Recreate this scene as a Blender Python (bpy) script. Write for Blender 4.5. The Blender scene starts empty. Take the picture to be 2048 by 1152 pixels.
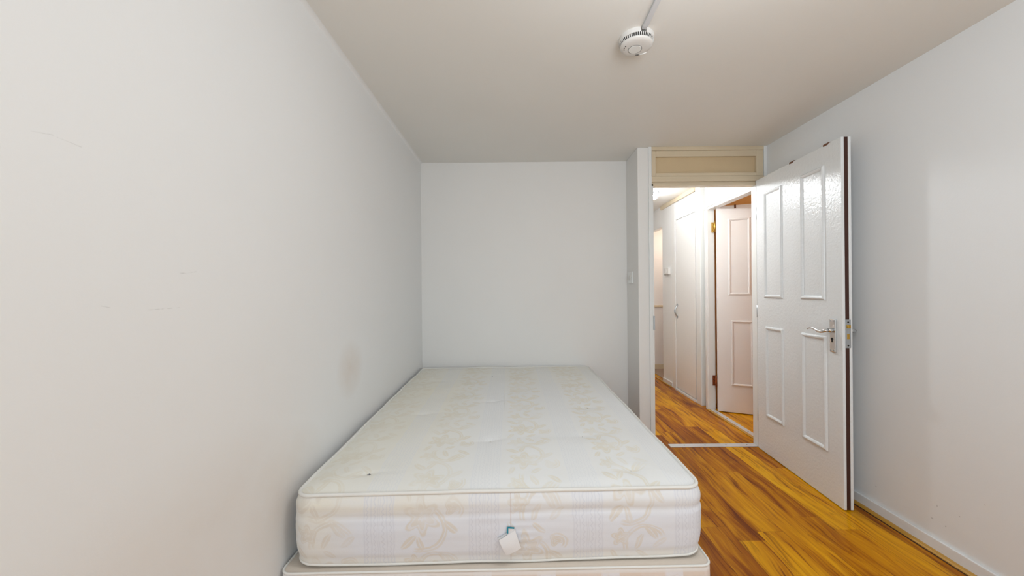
import bpy, bmesh, math, random
from mathutils import Vector, Matrix, noise

random.seed(4)
S = bpy.context.scene
COL = S.collection
PI = math.pi

# ------------------------------------------------------------------ camera
FPX = 750.0
cam_data = bpy.data.cameras.new('camera')
cam = bpy.data.objects.new('camera', cam_data)
COL.objects.link(cam)
cam_data.sensor_width = 36.0
cam_data.lens = 36.0 * FPX / 2048.0
cam_data.shift_x = -14.6 / 2048.0
cam_data.shift_y = 5.2 / 2048.0
cam_data.clip_start = 0.02
cam.matrix_world = (Matrix.Translation((0, 0, 1.19)) @ Matrix.Rotation(PI / 2, 4, 'X')
                    @ Matrix.Rotation(-0.0087, 4, 'Z'))
S.camera = cam

# ------------------------------------------------------------------ world and exposure
w = bpy.data.worlds.new('sky')
S.world = w
w.use_nodes = True
w.node_tree.nodes['Background'].inputs[0].default_value = (0.86, 0.93, 1.0, 1)
w.node_tree.nodes['Background'].inputs[1].default_value = 1.5
S.view_settings.view_transform = 'Standard'
S.view_settings.look = 'None'
S.view_settings.gamma = 1.0
S.view_settings.use_curve_mapping = False
S.view_settings.exposure = 0.0


def area_light(name, loc, target, sx, sy, power, color):
    d = bpy.data.lights.new(name, 'AREA')
    d.shape = 'RECTANGLE'
    d.size, d.size_y = sx, sy
    d.energy = power
    d.color = color
    o = bpy.data.objects.new(name, d)
    COL.objects.link(o)
    o.location = loc
    o.rotation_euler = (Vector(target) - Vector(loc)).to_track_quat('-Z', 'Y').to_euler()
    return o


def point_light(name, loc, power, color, radius):
    d = bpy.data.lights.new(name, 'POINT')
    d.energy = power
    d.color = color
    d.shadow_soft_size = radius
    o = bpy.data.objects.new(name, d)
    COL.objects.link(o)
    o.location = loc
    return o


# daylight that comes in through the bedroom window behind the camera
area_light('window_daylight', (0.45, -2.24, 1.43), (0.45, 2.0, 1.35), 1.75, 1.22, 30, (0.80, 0.92, 1.0))
# added bedroom fill, no fitting, above and a little in front of the camera
point_light('bedroom_fill_light', (0.56, 0.68, 1.88), 17.5, (0.89, 0.95, 1.0), 0.20)
# added unseen fill lights in the side room and the far room
point_light('side_room_fill', (2.9, 2.7, 1.9), 8, (1.0, 0.92, 0.86), 0.12)
point_light('far_room_fill', (2.35, 5.2, 1.9), 6, (1.0, 0.86, 0.72), 0.10)


# ------------------------------------------------------------------ shader expression helper
class E:
    """A float socket that can be combined with python operators into Math nodes."""
    def __init__(self, nt, s):
        self.nt, self.s = nt, s

    def op(self, kind, *args, clamp=False):
        n = self.nt.nodes.new('ShaderNodeMath')
        n.operation = kind
        n.use_clamp = clamp
        for i, a in enumerate((self,) + args):
            if isinstance(a, E):
                self.nt.links.new(a.s, n.inputs[i])
            else:
                n.inputs[i].default_value = a
        return E(self.nt, n.outputs[0])

    def __add__(self, o): return self.op('ADD', o)
    __radd__ = __add__
    def __sub__(self, o): return self.op('SUBTRACT', o)
    def __rsub__(self, o): return (self * -1.0) + o
    def __mul__(self, o): return self.op('MULTIPLY', o)
    __rmul__ = __mul__
    def __truediv__(self, o): return self.op('DIVIDE', o)
    def __neg__(self): return self * -1.0
    def sin(self): return self.op('SINE')
    def cos(self): return self.op('COSINE')
    def abs(self): return self.op('ABSOLUTE')
    def floor(self): return self.op('FLOOR')
    def fract(self): return self.op('FRACT')
    def sqrt(self): return self.op('SQRT')
    def min(self, o): return self.op('MINIMUM', o)
    def max(self, o): return self.op('MAXIMUM', o)
    def atan2(self, o): return self.op('ARCTAN2', o)
    def clamp(self): return self.op('ADD', 0.0, clamp=True)

    def below(self, edge, soft):
        """1 where self < edge, 0 where self > edge + soft."""
        return ((edge + soft) - self).op('DIVIDE', soft, clamp=True)

    def above(self, edge, soft):
        return (self - edge).op('DIVIDE', soft, clamp=True)


class Mat:
    def __init__(self, name, color=(0.8, 0.8, 0.8), rough=0.5, metal=0.0, spec=0.5):
        self.m = bpy.data.materials.new(name)
        self.m.use_nodes = True
        self.nt = self.m.node_tree
        self.b = self.nt.nodes['Principled BSDF']
        self.b.inputs['Base Color'].default_value = (*color, 1)
        self.b.inputs['Roughness'].default_value = rough
        self.b.inputs['Metallic'].default_value = metal
        self.b.inputs['Specular IOR Level'].default_value = spec

    def pos(self, kind='Object'):
        t = self.nt.nodes.new('ShaderNodeTexCoord')
        s = self.nt.nodes.new('ShaderNodeSeparateXYZ')
        self.nt.links.new(t.outputs[kind], s.inputs[0])
        return [E(self.nt, s.outputs[i]) for i in range(3)]

    def vec(self, x, y, z):
        c = self.nt.nodes.new('ShaderNodeCombineXYZ')
        for i, a in enumerate((x, y, z)):
            if isinstance(a, E):
                self.nt.links.new(a.s, c.inputs[i])
            else:
                c.inputs[i].default_value = a
        return c.outputs[0]

    def noise(self, v, scale=1.0, detail=3.0, rough=0.5, dist=0.0):
        n = self.nt.nodes.new('ShaderNodeTexNoise')
        n.inputs['Scale'].default_value = scale
        n.inputs['Detail'].default_value = detail
        n.inputs['Roughness'].default_value = rough
        n.inputs['Distortion'].default_value = dist
        self.nt.links.new(v, n.inputs['Vector'])
        return E(self.nt, n.outputs['Fac'])

    def white(self, v):
        n = self.nt.nodes.new('ShaderNodeTexWhiteNoise')
        n.noise_dimensions = '3D'
        self.nt.links.new(v, n.inputs['Vector'])
        return E(self.nt, n.outputs['Value'])

    def ramp(self, f, stops):
        r = self.nt.nodes.new('ShaderNodeValToRGB')
        el = r.color_ramp.elements
        while len(el) < len(stops):
            el.new(0.5)
        for e, (p, c) in zip(el, stops):
            e.position = p
            e.color = (*c, 1)
        self.nt.links.new(f.s, r.inputs[0])
        return r.outputs[0]

    def mix(self, f, a, b, kind='MIX'):
        n = self.nt.nodes.new('ShaderNodeMix')
        n.data_type = 'RGBA'
        n.blend_type = kind
        if isinstance(f, E):
            self.nt.links.new(f.s, n.inputs[0])
        else:
            n.inputs[0].default_value = f
        for i, c in ((6, a), (7, b)):
            if isinstance(c, tuple):
                n.inputs[i].default_value = (*c, 1)
            else:
                self.nt.links.new(c, n.inputs[i])
        return n.outputs[2]

    def color(self, sock):
        self.nt.links.new(sock, self.b.inputs['Base Color'])

    def rough(self, e):
        self.nt.links.new(e.s, self.b.inputs['Roughness'])

    def bump(self, e, strength=0.1, dist=0.002):
        n = self.nt.nodes.new('ShaderNodeBump')
        n.inputs['Strength'].default_value = strength
        n.inputs['Distance'].default_value = dist
        self.nt.links.new(e.s, n.inputs['Height'])
        self.nt.links.new(n.outputs[0], self.b.inputs['Normal'])


def seg(u, v, a, b, wd, soft=0.001):
    """mask of a thin pencil stroke from a to b in the (u, v) plane"""
    dx, dy = b[0] - a[0], b[1] - a[1]
    L2 = dx * dx + dy * dy
    t = (((u - a[0]) * dx + (v - a[1]) * dy) / L2).clamp()
    px_ = (u - a[0]) - t * dx
    py_ = (v - a[1]) - t * dy
    return (px_ * px_ + py_ * py_).sqrt().below(wd, soft)


def ell(u, v, c, ru, rv, soft=0.6):
    a, b = (u - c[0]) / ru, (v - c[1]) / rv
    return (a * a + b * b).sqrt().below(1.0 - soft, soft)


WALL = (0.885, 0.88, 0.87)


def paint(name, col, rough=0.55, bump=0.12, mottle=0.02):
    m = Mat(name, col, rough, spec=0.3)
    x, y, z = m.pos()
    v = m.vec(x, y, z)
    n = m.noise(v, 2.2, 3)
    dark = tuple(c * (1 - mottle * 2) for c in col)
    m.color(m.mix(n, dark, col))
    m.bump(m.noise(v, 160, 3), bump, 0.0015)
    return m


def wall_left_mat():
    m = Mat('left_wall_emulsion', WALL, 0.55, spec=0.3)
    x, y, z = m.pos()
    v = m.vec(x, y, z)
    base = m.mix(m.noise(v, 2.0, 3), tuple(c * 0.97 for c in WALL), WALL)
    n = m.noise(v, 6.0, 4)
    stain = ell(y, z, (1.76, 0.83), 0.15, 0.14, 0.95) * n * 0.8
    stain = stain.max(ell(y, z, (1.25, 0.55), 0.28, 0.2, 0.9) * n * 0.5)
    stain = stain.max(ell(y, z, (0.9, 0.62), 0.45, 0.22, 0.9) * n * 0.3)
    c = m.mix(stain, base, (0.66, 0.50, 0.36))
    p = seg(y, z, (0.600, 1.452), (0.628, 1.4575), 0.0004, 0.0008)
    for a, b in (((0.634, 1.456), (0.669, 1.453)), ((0.863, 1.237), (0.885, 1.238)), ((0.885, 1.238), (0.911, 1.243)),
                 ((0.70, 1.168), (0.715, 1.164)), ((0.79, 1.156), (0.866, 1.158))):
        p = p.max(seg(y, z, a, b, 0.0004, 0.0008))
    p = p * m.noise(m.vec(x, y * 90.0, z * 90.0), 1.0, 2).above(0.35, 0.3)
    c = m.mix(p * 0.32, c, (0.35, 0.33, 0.31))
    m.color(c)
    m.bump(m.noise(v, 160, 3), 0.12, 0.0015)
    return m


def wall_right_mat():
    WALL = (0.878, 0.885, 0.89)
    m = Mat('right_wall_emulsion', WALL, 0.55, spec=0.3)
    x, y, z = m.pos()
    v = m.vec(x, y, z)
    base = m.mix(m.noise(v, 2.0, 3), tuple(c * 0.97 for c in WALL), WALL)
    p = None
    for c_, ry, rz in (((1.707, 0.138), 0.007, 0.004), ((1.653, 0.134), 0.004, 0.004), ((1.975, 0.142), 0.005, 0.004),
                       ((1.512, 0.309), 0.003, 0.003), ((1.686, 0.205), 0.003, 0.007), ((1.60, 0.21), 0.004, 0.003)):
        e = ell(y, z, c_, ry, rz, 0.7)
        p = e if p is None else p.max(e)
    m.color(m.mix(p * 0.5, base, (0.34, 0.32, 0.33)))
    m.bump(m.noise(v, 160, 3), 0.12, 0.0015)
    return m


def floor_mat():
    m = Mat('golden_laminate', (0.5, 0.25, 0.03), 0.2, spec=0.10)
    x, y, z = m.pos()
    W, L = 0.128, 1.29
    row = (x / W).floor()
    fx = (x / W).fract()
    off = m.white(m.vec(row, 3.0, 1.0))
    yy = y / L + off
    col = yy.floor()
    fy = yy.fract()
    rnd = m.white(m.vec(row, col, 7.0))
    rnd2 = m.white(m.vec(row, col, 19.0))
    warp = m.noise(m.vec(x * 5.0, y * 1.6, rnd * 30.0), 1.0, 2)
    big = m.noise(m.vec(x * 11.0 + warp * 2.2, y * 1.25 + warp * 0.8, rnd * 40.0), 1.0, 4, 0.55, 0.7)
    streak = m.noise(m.vec(x * 70.0 + warp * 9.0, y * 2.4, rnd * 50.0), 1.0, 4, 0.6, 0.3)
    knot = m.noise(m.vec(x * 18.0, y * 5.0, rnd * 20.0 + 4.0), 1.0, 3, 0.6, 2.2)
    f = big * 0.75 + streak * 0.38 + rnd2 * 0.26 - 0.22
    colr = m.ramp(f, [(0.16, (0.160, 0.030, 0.001)), (0.33, (0.330, 0.095, 0.001)), (0.46, (0.540, 0.205, 0.001)),
                      (0.60, (0.720, 0.330, 0.002)), (0.80, (0.840, 0.450, 0.006))])
    dk = streak.below(0.36, 0.10) * big.below(0.47, 0.15)
    colr = m.mix(dk * 0.65, colr, (0.110, 0.022, 0.002))
    kn = knot.above(0.62, 0.1)
    colr = m.mix(kn * 0.5, colr, (0.19, 0.042, 0.002))
    seam = fx.below(0.004, 0.008).max(fx.above(0.988, 0.008)).max(fy.below(0.0004, 0.001))
    colr = m.mix(seam * 0.6, colr, (0.07, 0.022, 0.002))
    m.color(colr)
    m.rough(0.17 + streak * 0.12)
    m.bump(streak * 0.25 - seam, 0.12, 0.0012)
    return m


def gloss_paint(name, col, rough=0.22, bump=0.10):
    m = Mat(name, col, rough, spec=0.5)
    x, y, z = m.pos()
    v = m.vec(x, y, z)
    m.color(m.mix(m.noise(v, 4.0, 3), tuple(c * 0.97 for c in col), col))
    m.bump(m.noise(v, 60, 2) + m.noise(m.vec(x * 8.0, y * 8.0, z), 30, 2) * 0.3, bump, 0.004)
    return m


def fabric_mat(name, base, bloom, stripe, side):
    """woven damask: columns of flowers on winding stems between columns of key-pattern stripes"""
    m = Mat(name, base, 0.85, spec=0.12)
    x, y, z = m.pos()
    vv = m.vec(x, y, z)
    d1 = m.noise(vv, 22.0, 2) - 0.5
    d2 = m.noise(m.vec(x + 5.0, y, z), 22.0, 2) - 0.5
    along = z - y
    u0 = x + d1 * 0.014
    v0 = along + d2 * 0.014
    P, Q = 0.340, 0.300
    colid = ((u0 + 0.055 + P * 4) / P).floor()
    u = ((u0 + 0.055 + P * 4) / P).fract() * P - P * 0.5          # flower column centred on 0
    v = ((v0 + colid * 0.11 + Q * 12) / Q).fract() * Q - Q * 0.5

    def flower(cx_, cy_, R, lobes, ph):
        a, b = u - cx_, v - cy_
        r = (a * a + b * b).sqrt()
        th = a.atan2(b)
        edge = ((th * lobes + ph).cos() * 0.22 + 0.78) * R
        q = r / edge
        body = q.below(0.92, 0.12)
        rings = (q * 11.0 + (th * 3.0).sin()).sin().above(0.45, 0.3)
        return (body * (1.0 - rings * 0.55)).max((q - 0.32).abs().below(0.03, 0.05) * 0.4)

    fl = flower(-0.032, 0.060, 0.064, 6.0, 0.6)
    fl = fl.max(flower(0.064, 0.085, 0.026, 3.0, 1.7))
    fl = fl.max(flower(-0.060, -0.100, 0.036, 5.0, 0.2))

    def arc(cx_, cy_, rad, wd, keep):
        a, b = u - cx_, v - cy_
        rr = (a * a + b * b).sqrt()
        line = (rr - rad).abs().below(wd, 0.0025).max((rr - rad - 0.010).abs().below(wd * 0.7, 0.0025) * 0.8)
        return line * keep(a, b)

    fl = fl.max(arc(-0.030, 0.020, 0.068, 0.0028, lambda a, b: (a - b * 0.5).above(0.0, 0.02)))
    fl = fl.max(arc(0.020, -0.130, 0.062, 0.0024, lambda a, b: (b - a * 0.4).above(0.0, 0.02)))
    fl = fl.max(arc(0.070, 0.080, 0.022, 0.0022, lambda a, b: (a + b).above(-0.01, 0.02)))
    for cx_, cy_, ang, ra, rb in ((0.062, 0.028, 0.9, 0.030, 0.012), (-0.075, -0.020, -0.8, 0.034, 0.013),
                                  (-0.035, -0.030, 0.4, 0.030, 0.011), (0.040, -0.085, 0.7, 0.036, 0.013),
                                  (0.000, -0.120, -0.5, 0.030, 0.011), (0.070, -0.125, -0.9, 0.030, 0.011),
                                  (0.010, 0.130, 0.9, 0.026, 0.010), (-0.080, 0.128, 0.5, 0.024, 0.010)):
        a, b = u - cx_, v - cy_
        ca, sa = math.cos(ang), math.sin(ang)
        p_, q_ = a * ca + b * sa, b * ca - a * sa
        e = ((p_ / rb) * (p_ / rb) + (q_ / ra) * (q_ / ra)).sqrt()
        fl = fl.max(e.below(0.85, 0.2) * (1.0 - (p_.abs().below(0.0012, 0.0015)) * 0.6))
    fade = m.noise(vv, 9.0, 3).above(0.34, 0.22)
    fl = fl * (fade * 0.65 + 0.35)
    # stripes
    su = u.abs()                                                   # 0 at flower column, P/2 mid stripe column
    w_ = P * 0.5 - su
    band = w_.below(0.050, 0.003)
    zig = ((along * (1 / 0.019)).fract() - 0.5).abs() * 0.014
    k1 = ((w_ - 0.010) - zig).abs().below(0.0012, 0.0015)
    k2 = ((w_ - 0.034) - zig).abs().below(0.0012, 0.0015)
    lines = (w_ - 0.025).abs().below(0.0012, 0.0012).max((w_ - 0.047).abs().below(0.0012, 0.0012)).max((w_ - 0.003).abs().below(0.001, 0.001))
    key = (k1.max(k2) * 0.9).max(lines * 0.7) * band
    weave = m.noise(m.vec(x * 3.0, y, z), 420.0, 2)
    if side:
        n = m.noise(m.vec(x * 2.0, y, z * 5.0), 3.0, 4)
        top = z.above(0.150, 0.045) * (x.below(-0.35, 0.4) * 0.6 + 0.4)
        low = z.below(0.020, 0.03)
        left = x.below(-0.58, 0.12)
        ysn = (top.max(low * 0.75).max(left * 0.8)) * (n * 1.5).clamp()
        ground = m.mix(ysn * 0.85, base, side)
    else:
        n = m.noise(vv, 2.4, 3)
        worn = (y.above(1.0, 0.9).max(x.below(-0.40, 0.3))) * (n * 1.4).clamp()
        ground = m.mix(worn * 0.8, base, (0.90, 0.86, 0.73))
    c = m.mix(band * 0.22, ground, stripe)
    c = m.mix(key * (0.42 if side else 0.30), c, tuple(s * 0.86 for s in stripe))
    c = m.mix(fl * (0.78 if side else 0.80), c, bloom)
    if side:
        seam = (x - 0.032 + d1 * 0.002).abs().below(0.0010, 0.0010)
        c = m.mix(seam * 0.5, c, (0.62, 0.50, 0.46))
    m.color(c)
    m.bump(weave * 0.3 + fl * 0.25 + m.noise(vv, 30.0, 3) * 0.6, 0.22, 0.002)
    return m


def divan_mat():
    m = Mat('divan_damask', (0.8, 0.7, 0.65), 0.85, spec=0.1)
    x, y, z = m.pos()
    P = 0.207
    t = ((x + 0.075 + P * 8) / (P * 1.0))
    f = t.fract()
    white = f.below(0.26, 0.01).max(f.above(0.97, 0.01))
    pink = f.above(0.60, 0.01)
    n = m.noise(m.vec(x * 26.0, y * 26.0, z * 26.0), 1.0, 3, 0.5, 1.6)
    mot = n.above(0.52, 0.1)
    c = m.mix(white, (0.80, 0.68, 0.59), (0.84, 0.81, 0.83))
    c = m.mix(pink * 0.5, c, (0.84, 0.73, 0.68))
    c = m.mix(mot * 0.30, c, (0.76, 0.66, 0.58))
    edge = z.above(0.270, 0.006)
    c = m.mix(edge * 0.8, c, (0.87, 0.83, 0.80))
    m.color(c)
    m.bump(m.noise(m.vec(x, y, z), 300.0, 2), 0.2, 0.001)
    return m


M = {}
M['wall'] = paint('wall_emulsion', (0.89, 0.868, 0.84))
M['wall_left'] = wall_left_mat()
M['wall_right'] = wall_right_mat()
M['ceiling'] = paint('ceiling_emulsion', (0.89, 0.87, 0.825), 0.6, 0.10)
M['hall_wall'] = paint('hall_emulsion', (0.90, 0.90, 0.89), 0.4, 0.05)
M['far_wall'] = paint('far_room_emulsion', (0.86, 0.81, 0.78), 0.5, 0.05)
M['side_wall'] = paint('side_room_emulsion', (0.86, 0.52, 0.20), 0.5, 0.05)
M['floor'] = floor_mat()
M['carpet'] = paint('brown_carpet', (0.42, 0.30, 0.22), 0.9, 0.5, 0.1)
M['door'] = gloss_paint('door_gloss_white', (0.85, 0.87, 0.88), 0.27, 0.55)
M['door2'] = gloss_paint('side_door_paint', (0.86, 0.84, 0.835), 0.35, 0.06)
M['frame'] = gloss_paint('frame_gloss_cream', (0.72, 0.60, 0.43), 0.28, 0.05)
M['transom'] = gloss_paint('transom_panel_cream', (0.68, 0.52, 0.32), 0.32, 0.04)
M['frame_white'] = gloss_paint('frame_gloss_white', (0.87, 0.875, 0.86), 0.14, 0.06)
M['skirting'] = gloss_paint('skirting_gloss', (0.88, 0.88, 0.88), 0.25, 0.04)
M['cupboard'] = gloss_paint('cupboard_paint', (0.90, 0.89, 0.87), 0.30, 0.03)
M['bead'] = Mat('oak_bead', (0.52, 0.27, 0.035), 0.35)
M['brown'] = Mat('bare_strip_and_gap_shade', (0.050, 0.012, 0.005), 0.6)
M['chip'] = Mat('brown_clip', (0.16, 0.055, 0.02), 0.6)
M['chrome'] = Mat('chrome', (0.70, 0.72, 0.74), 0.20, 1.0)
M['steel'] = Mat('brushed_steel', (0.50, 0.53, 0.56), 0.32, 1.0)
M['strip_metal'] = Mat('threshold_aluminium', (0.74, 0.75, 0.77), 0.42, 0.55)
M['brass'] = Mat('brass', (0.62, 0.38, 0.08), 0.3, 1.0)
M['rust'] = Mat('rusty_hinge', (0.30, 0.075, 0.02), 0.6, 0.3)
M['dark'] = Mat('black_recess', (0.02, 0.018, 0.016), 0.7)
M['plastic'] = Mat('white_plastic', (0.80, 0.78, 0.75), 0.38)
M['plastic_bright'] = Mat('bright_plastic', (0.88, 0.88, 0.86), 0.35)
M['conduit'] = Mat('trunking_plastic', (0.72, 0.73, 0.75), 0.4)
M['fabric_top'] = fabric_mat('mattress_top_damask', (0.90, 0.90, 0.89), (0.85, 0.80, 0.69), (0.88, 0.90, 0.94), None)
M['fabric_side'] = fabric_mat('mattress_border_damask', (0.83, 0.85, 0.91), (0.78, 0.72, 0.64), (0.77, 0.79, 0.88), (0.86, 0.80, 0.67))
M['piping'] = Mat('piping_tape', (0.84, 0.82, 0.78), 0.75, spec=0.1)
M['divan'] = divan_mat()
M['divan_top'] = paint('divan_top_cloth', (0.74, 0.65, 0.56), 0.85, 0.3)
M['paper'] = Mat('white_label', (0.86, 0.86, 0.88), 0.5)
M['teal'] = Mat('teal_print', (0.01, 0.28, 0.40), 0.5)
M['thread'] = Mat('grey_thread', (0.20, 0.20, 0.21), 0.9)
M['castor'] = Mat('black_castor', (0.03, 0.03, 0.03), 0.4)
M['glass'] = Mat('window_glass', (1, 1, 1), 0.0)
M['glass'].b.inputs['Transmission Weight'].default_value = 1.0
for key, power in (('bulb', 5.0), ('bulb_near', 23.0)):
    M[key] = Mat('lit_' + key, (1, 1, 1), 0.4)
    M[key].b.inputs['Emission Color'].default_value = (0.93, 0.97, 1.0, 1)
    M[key].b.inputs['Emission Strength'].default_value = power / (PI * 4 * PI * 0.028 ** 2)


# ------------------------------------------------------------------ mesh helpers
def link(name, bm, mat, parent=None, smooth=False, loc=None, rot=None):
    me = bpy.data.meshes.new(name)
    bmesh.ops.recalc_face_normals(bm, faces=bm.faces)
    bm.to_mesh(me)
    bm.free()
    if smooth:
        for p in me.polygons:
            p.use_smooth = True
    mats = mat if isinstance(mat, (list, tuple)) else [mat]
    for mm in mats:
        me.materials.append(M[mm].m)
    o = bpy.data.objects.new(name, me)
    COL.objects.link(o)
    if parent:
        o.parent = parent
    if loc:
        o.location = loc
    if rot:
        o.rotation_euler = rot
    return o


def bx(bm, x0, y0, z0, x1, y1, z1, bev=0.0, mi=0):
    t = bmesh.new()
    bmesh.ops.create_cube(t, size=1.0)
    for v in t.verts:
        v.co = Vector(((x0 + x1) / 2 + v.co.x * (x1 - x0), (y0 + y1) / 2 + v.co.y * (y1 - y0), (z0 + z1) / 2 + v.co.z * (z1 - z0)))
    if bev:
        bmesh.ops.bevel(t, geom=t.edges[:], offset=bev, segments=2, affect='EDGES', profile=0.6)
    merge(bm, t, mi)


def merge(bm, t, mi=0):
    bmesh.ops.recalc_face_normals(t, faces=t.faces)
    mp = {}
    for v in t.verts:
        mp[v] = bm.verts.new(v.co)
    for f in t.faces:
        try:
            nf = bm.faces.new([mp[v] for v in f.verts])
            nf.material_index = mi
            nf.smooth = f.smooth
        except ValueError:
            pass
    t.free()


def box(name, mat, x0, y0, z0, x1, y1, z1, parent=None, bev=0.0):
    bm = bmesh.new()
    bx(bm, x0, y0, z0, x1, y1, z1, bev)
    return link(name, bm, mat, parent)


def tube(bm, pts, rad, n=10, closed=False, flat=1.0, cap=True):
    """round tube through pts; rad a number or a list"""
    pts = [Vector(p) for p in pts]
    N = len(pts)
    rings = []
    up = None
    for i, p in enumerate(pts):
        a = pts[(i - 1) % N] if (closed or i > 0) else p
        b = pts[(i + 1) % N] if (closed or i < N - 1) else p
        t = (b - a).normalized()
        if up is None:
            up = Vector((0, 0, 1)) if abs(t.z) < 0.9 else Vector((1, 0, 0))
        s = t.cross(up).normalized()
        up = s.cross(t).normalized()
        r = rad[i] if isinstance(rad, (list, tuple)) else rad
        rings.append([bm.verts.new(p + (s * math.cos(k * 2 * PI / n) + up * flat * math.sin(k * 2 * PI / n)) * r) for k in range(n)])
    M_ = N if closed else N - 1
    for i in range(M_):
        A, B = rings[i], rings[(i + 1) % N]
        for k in range(n):
            f = bm.faces.new((A[k], A[(k + 1) % n], B[(k + 1) % n], B[k]))
            f.smooth = True
    if cap and not closed:
        bm.faces.new(rings[0][::-1])
        bm.faces.new(rings[-1])


def lathe(bm, prof, n=48, a0=0.0, a1=2 * PI, c=(0, 0)):
    """revolve (r, z) profile about the z axis"""
    full = abs(a1 - a0 - 2 * PI) < 1e-6
    cols = []
    for k in range(n if full else n + 1):
        a = a0 + (a1 - a0) * k / n
        cols.append([bm.verts.new((c[0] + r * math.cos(a), c[1] + r * math.sin(a), z)) for r, z in prof])
    m_ = n if full else n
    for k in range(m_):
        A, B = cols[k], cols[(k + 1) % len(cols)]
        for j in range(len(prof) - 1):
            bm.faces.new((A[j], B[j], B[j + 1], A[j + 1]))
    if not full:
        for cc in (cols[0], cols[-1]):
            bm.faces.new(cc)


def disc(bm, c, r, axis, t, n=20):
    """short cylinder centred on c, along the given axis, thickness t"""
    tb = bmesh.new()
    bmesh.ops.create_cone(tb, cap_ends=True, segments=n, radius1=r, radius2=r, depth=t)
    q = Vector((0, 0, 1)).rotation_difference(Vector(axis))
    for v in tb.verts:
        v.co = q @ v.co + Vector(c)
    merge(bm, tb)


def prism(bm, pts, z0, z1):
    a = [bm.verts.new((x, y, z0)) for x, y in pts]
    b = [bm.verts.new((x, y, z1)) for x, y in pts]
    n = len(pts)
    bm.faces.new(a[::-1])
    bm.faces.new(b)
    for i in range(n):
        bm.faces.new((a[i], a[(i + 1) % n], b[(i + 1) % n], b[i]))


def tag(o, label, cat=None, group=None, kind=None):
    o['label'] = label
    if cat:
        o['category'] = cat
    if group:
        o['group'] = group
    if kind:
        o['kind'] = kind
    return o


def thing(name, label, cat, loc=(0, 0, 0), rz=0.0, group=None, kind=None):
    o = bpy.data.objects.new(name, None)
    o.empty_display_size = 0.1
    COL.objects.link(o)
    o.location = loc
    o.rotation_euler = (0, 0, rz)
    return tag(o, label, cat, group, kind)


ST = 'structure'
H = 2.262

# ------------------------------------------------------------------ room shell
tag(box('floor', 'floor', -0.95, -2.45, -0.08, 3.75, 5.9, 0.0),
    'glossy golden brown laminate plank floor of bedroom and hallway', 'floor', kind=ST)
tag(box('ceiling', 'ceiling', -0.95, -2.45, H, 3.75, 6.0, H + 0.1),
    'plain off white painted ceiling over the bed', 'ceiling', kind=ST)

bm = bmesh.new()
prism(bm, [(-0.735, -2.4), (-0.815, 3.13), (-0.815, 3.2), (-0.95, 3.2), (-0.95, -2.4)], 0, H)
N_ = 8
for k in range(N_):
    q = []
    for kk in (k, k + 1):
        a = PI / 2 * kk / N_
        q.append((0.022 * (1 - math.cos(a)) - 0.001, H - 0.022 * (1 - math.sin(a)) + 0.0005))
    (u0, z0), (u1, z1) = q
    f_ = bm.faces.new([bm.verts.new(c) for c in ((-0.735 + u0, -2.4, z0), (-0.815 + u0, 3.13, z0), (-0.815 + u1, 3.13, z1), (-0.735 + u1, -2.4, z1))])
bmesh.ops.remove_doubles(bm, verts=bm.verts, dist=0.00001)
for f_ in bm.faces:
    f_.smooth = len(f_.verts) == 4 and abs(f_.normal.z) > 0.05 and abs(f_.normal.z) < 0.97
tag(link('wall_left', bm, 'wall_left'), 'white painted wall beside the bed with faint scratches and stains', 'wall', kind=ST)
tag(box('wall_back', 'wall', -0.815, 3.13, 0, 0.90, 3.2, H), 'white painted wall behind the head of the mattress', 'wall', kind=ST)
tag(box('wall_alcove', 'wall', 0.90, 2.83, 0, 0.985, 5.75, H, bev=0.004),
    'narrow white wall return with light switch between bed alcove and doorway', 'wall', kind=ST)
tag(box('wall_right', 'wall_right', 1.87, -2.4, 0, 1.95, 2.89, H), 'white painted wall behind the open panelled door', 'wall', kind=ST)

# wall behind the camera, with the bedroom window
bm = bmesh.new()
bx(bm, -0.95, -2.4, 0, -0.45, -2.3, H)
bx(bm, 1.35, -2.4, 0, 1.95, -2.3, H)
bx(bm, -0.45, -2.4, 0, 1.35, -2.3, 0.78)
bx(bm, -0.45, -2.4, 2.08, 1.35, -2.3, H)
tag(link('wall_rear', bm, 'wall'), 'white painted wall around the bedroom window', 'wall', kind=ST)
t = thing('window_1', 'white framed bedroom window facing the door wall', 'window', (0, 0, 0), kind=ST)
bm = bmesh.new()
for a in ((-0.45, 0.78, -0.39, 2.08), (1.29, 0.78, 1.35, 2.08), (-0.39, 0.78, 1.29, 0.84), (-0.39, 2.02, 1.29, 2.08), (0.42, 0.84, 0.48, 2.02)):
    bx(bm, a[0], -2.38, a[1], a[2], -2.32, a[3])
link('window_frame', bm, 'frame_white', t)
bm = bmesh.new()
bx(bm, -0.39, -2.355, 0.84, 0.42, -2.35, 2.02)
bx(bm, 0.48, -2.355, 0.84, 1.29, -2.35, 2.02)
link('pane', bm, 'glass', t)

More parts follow.
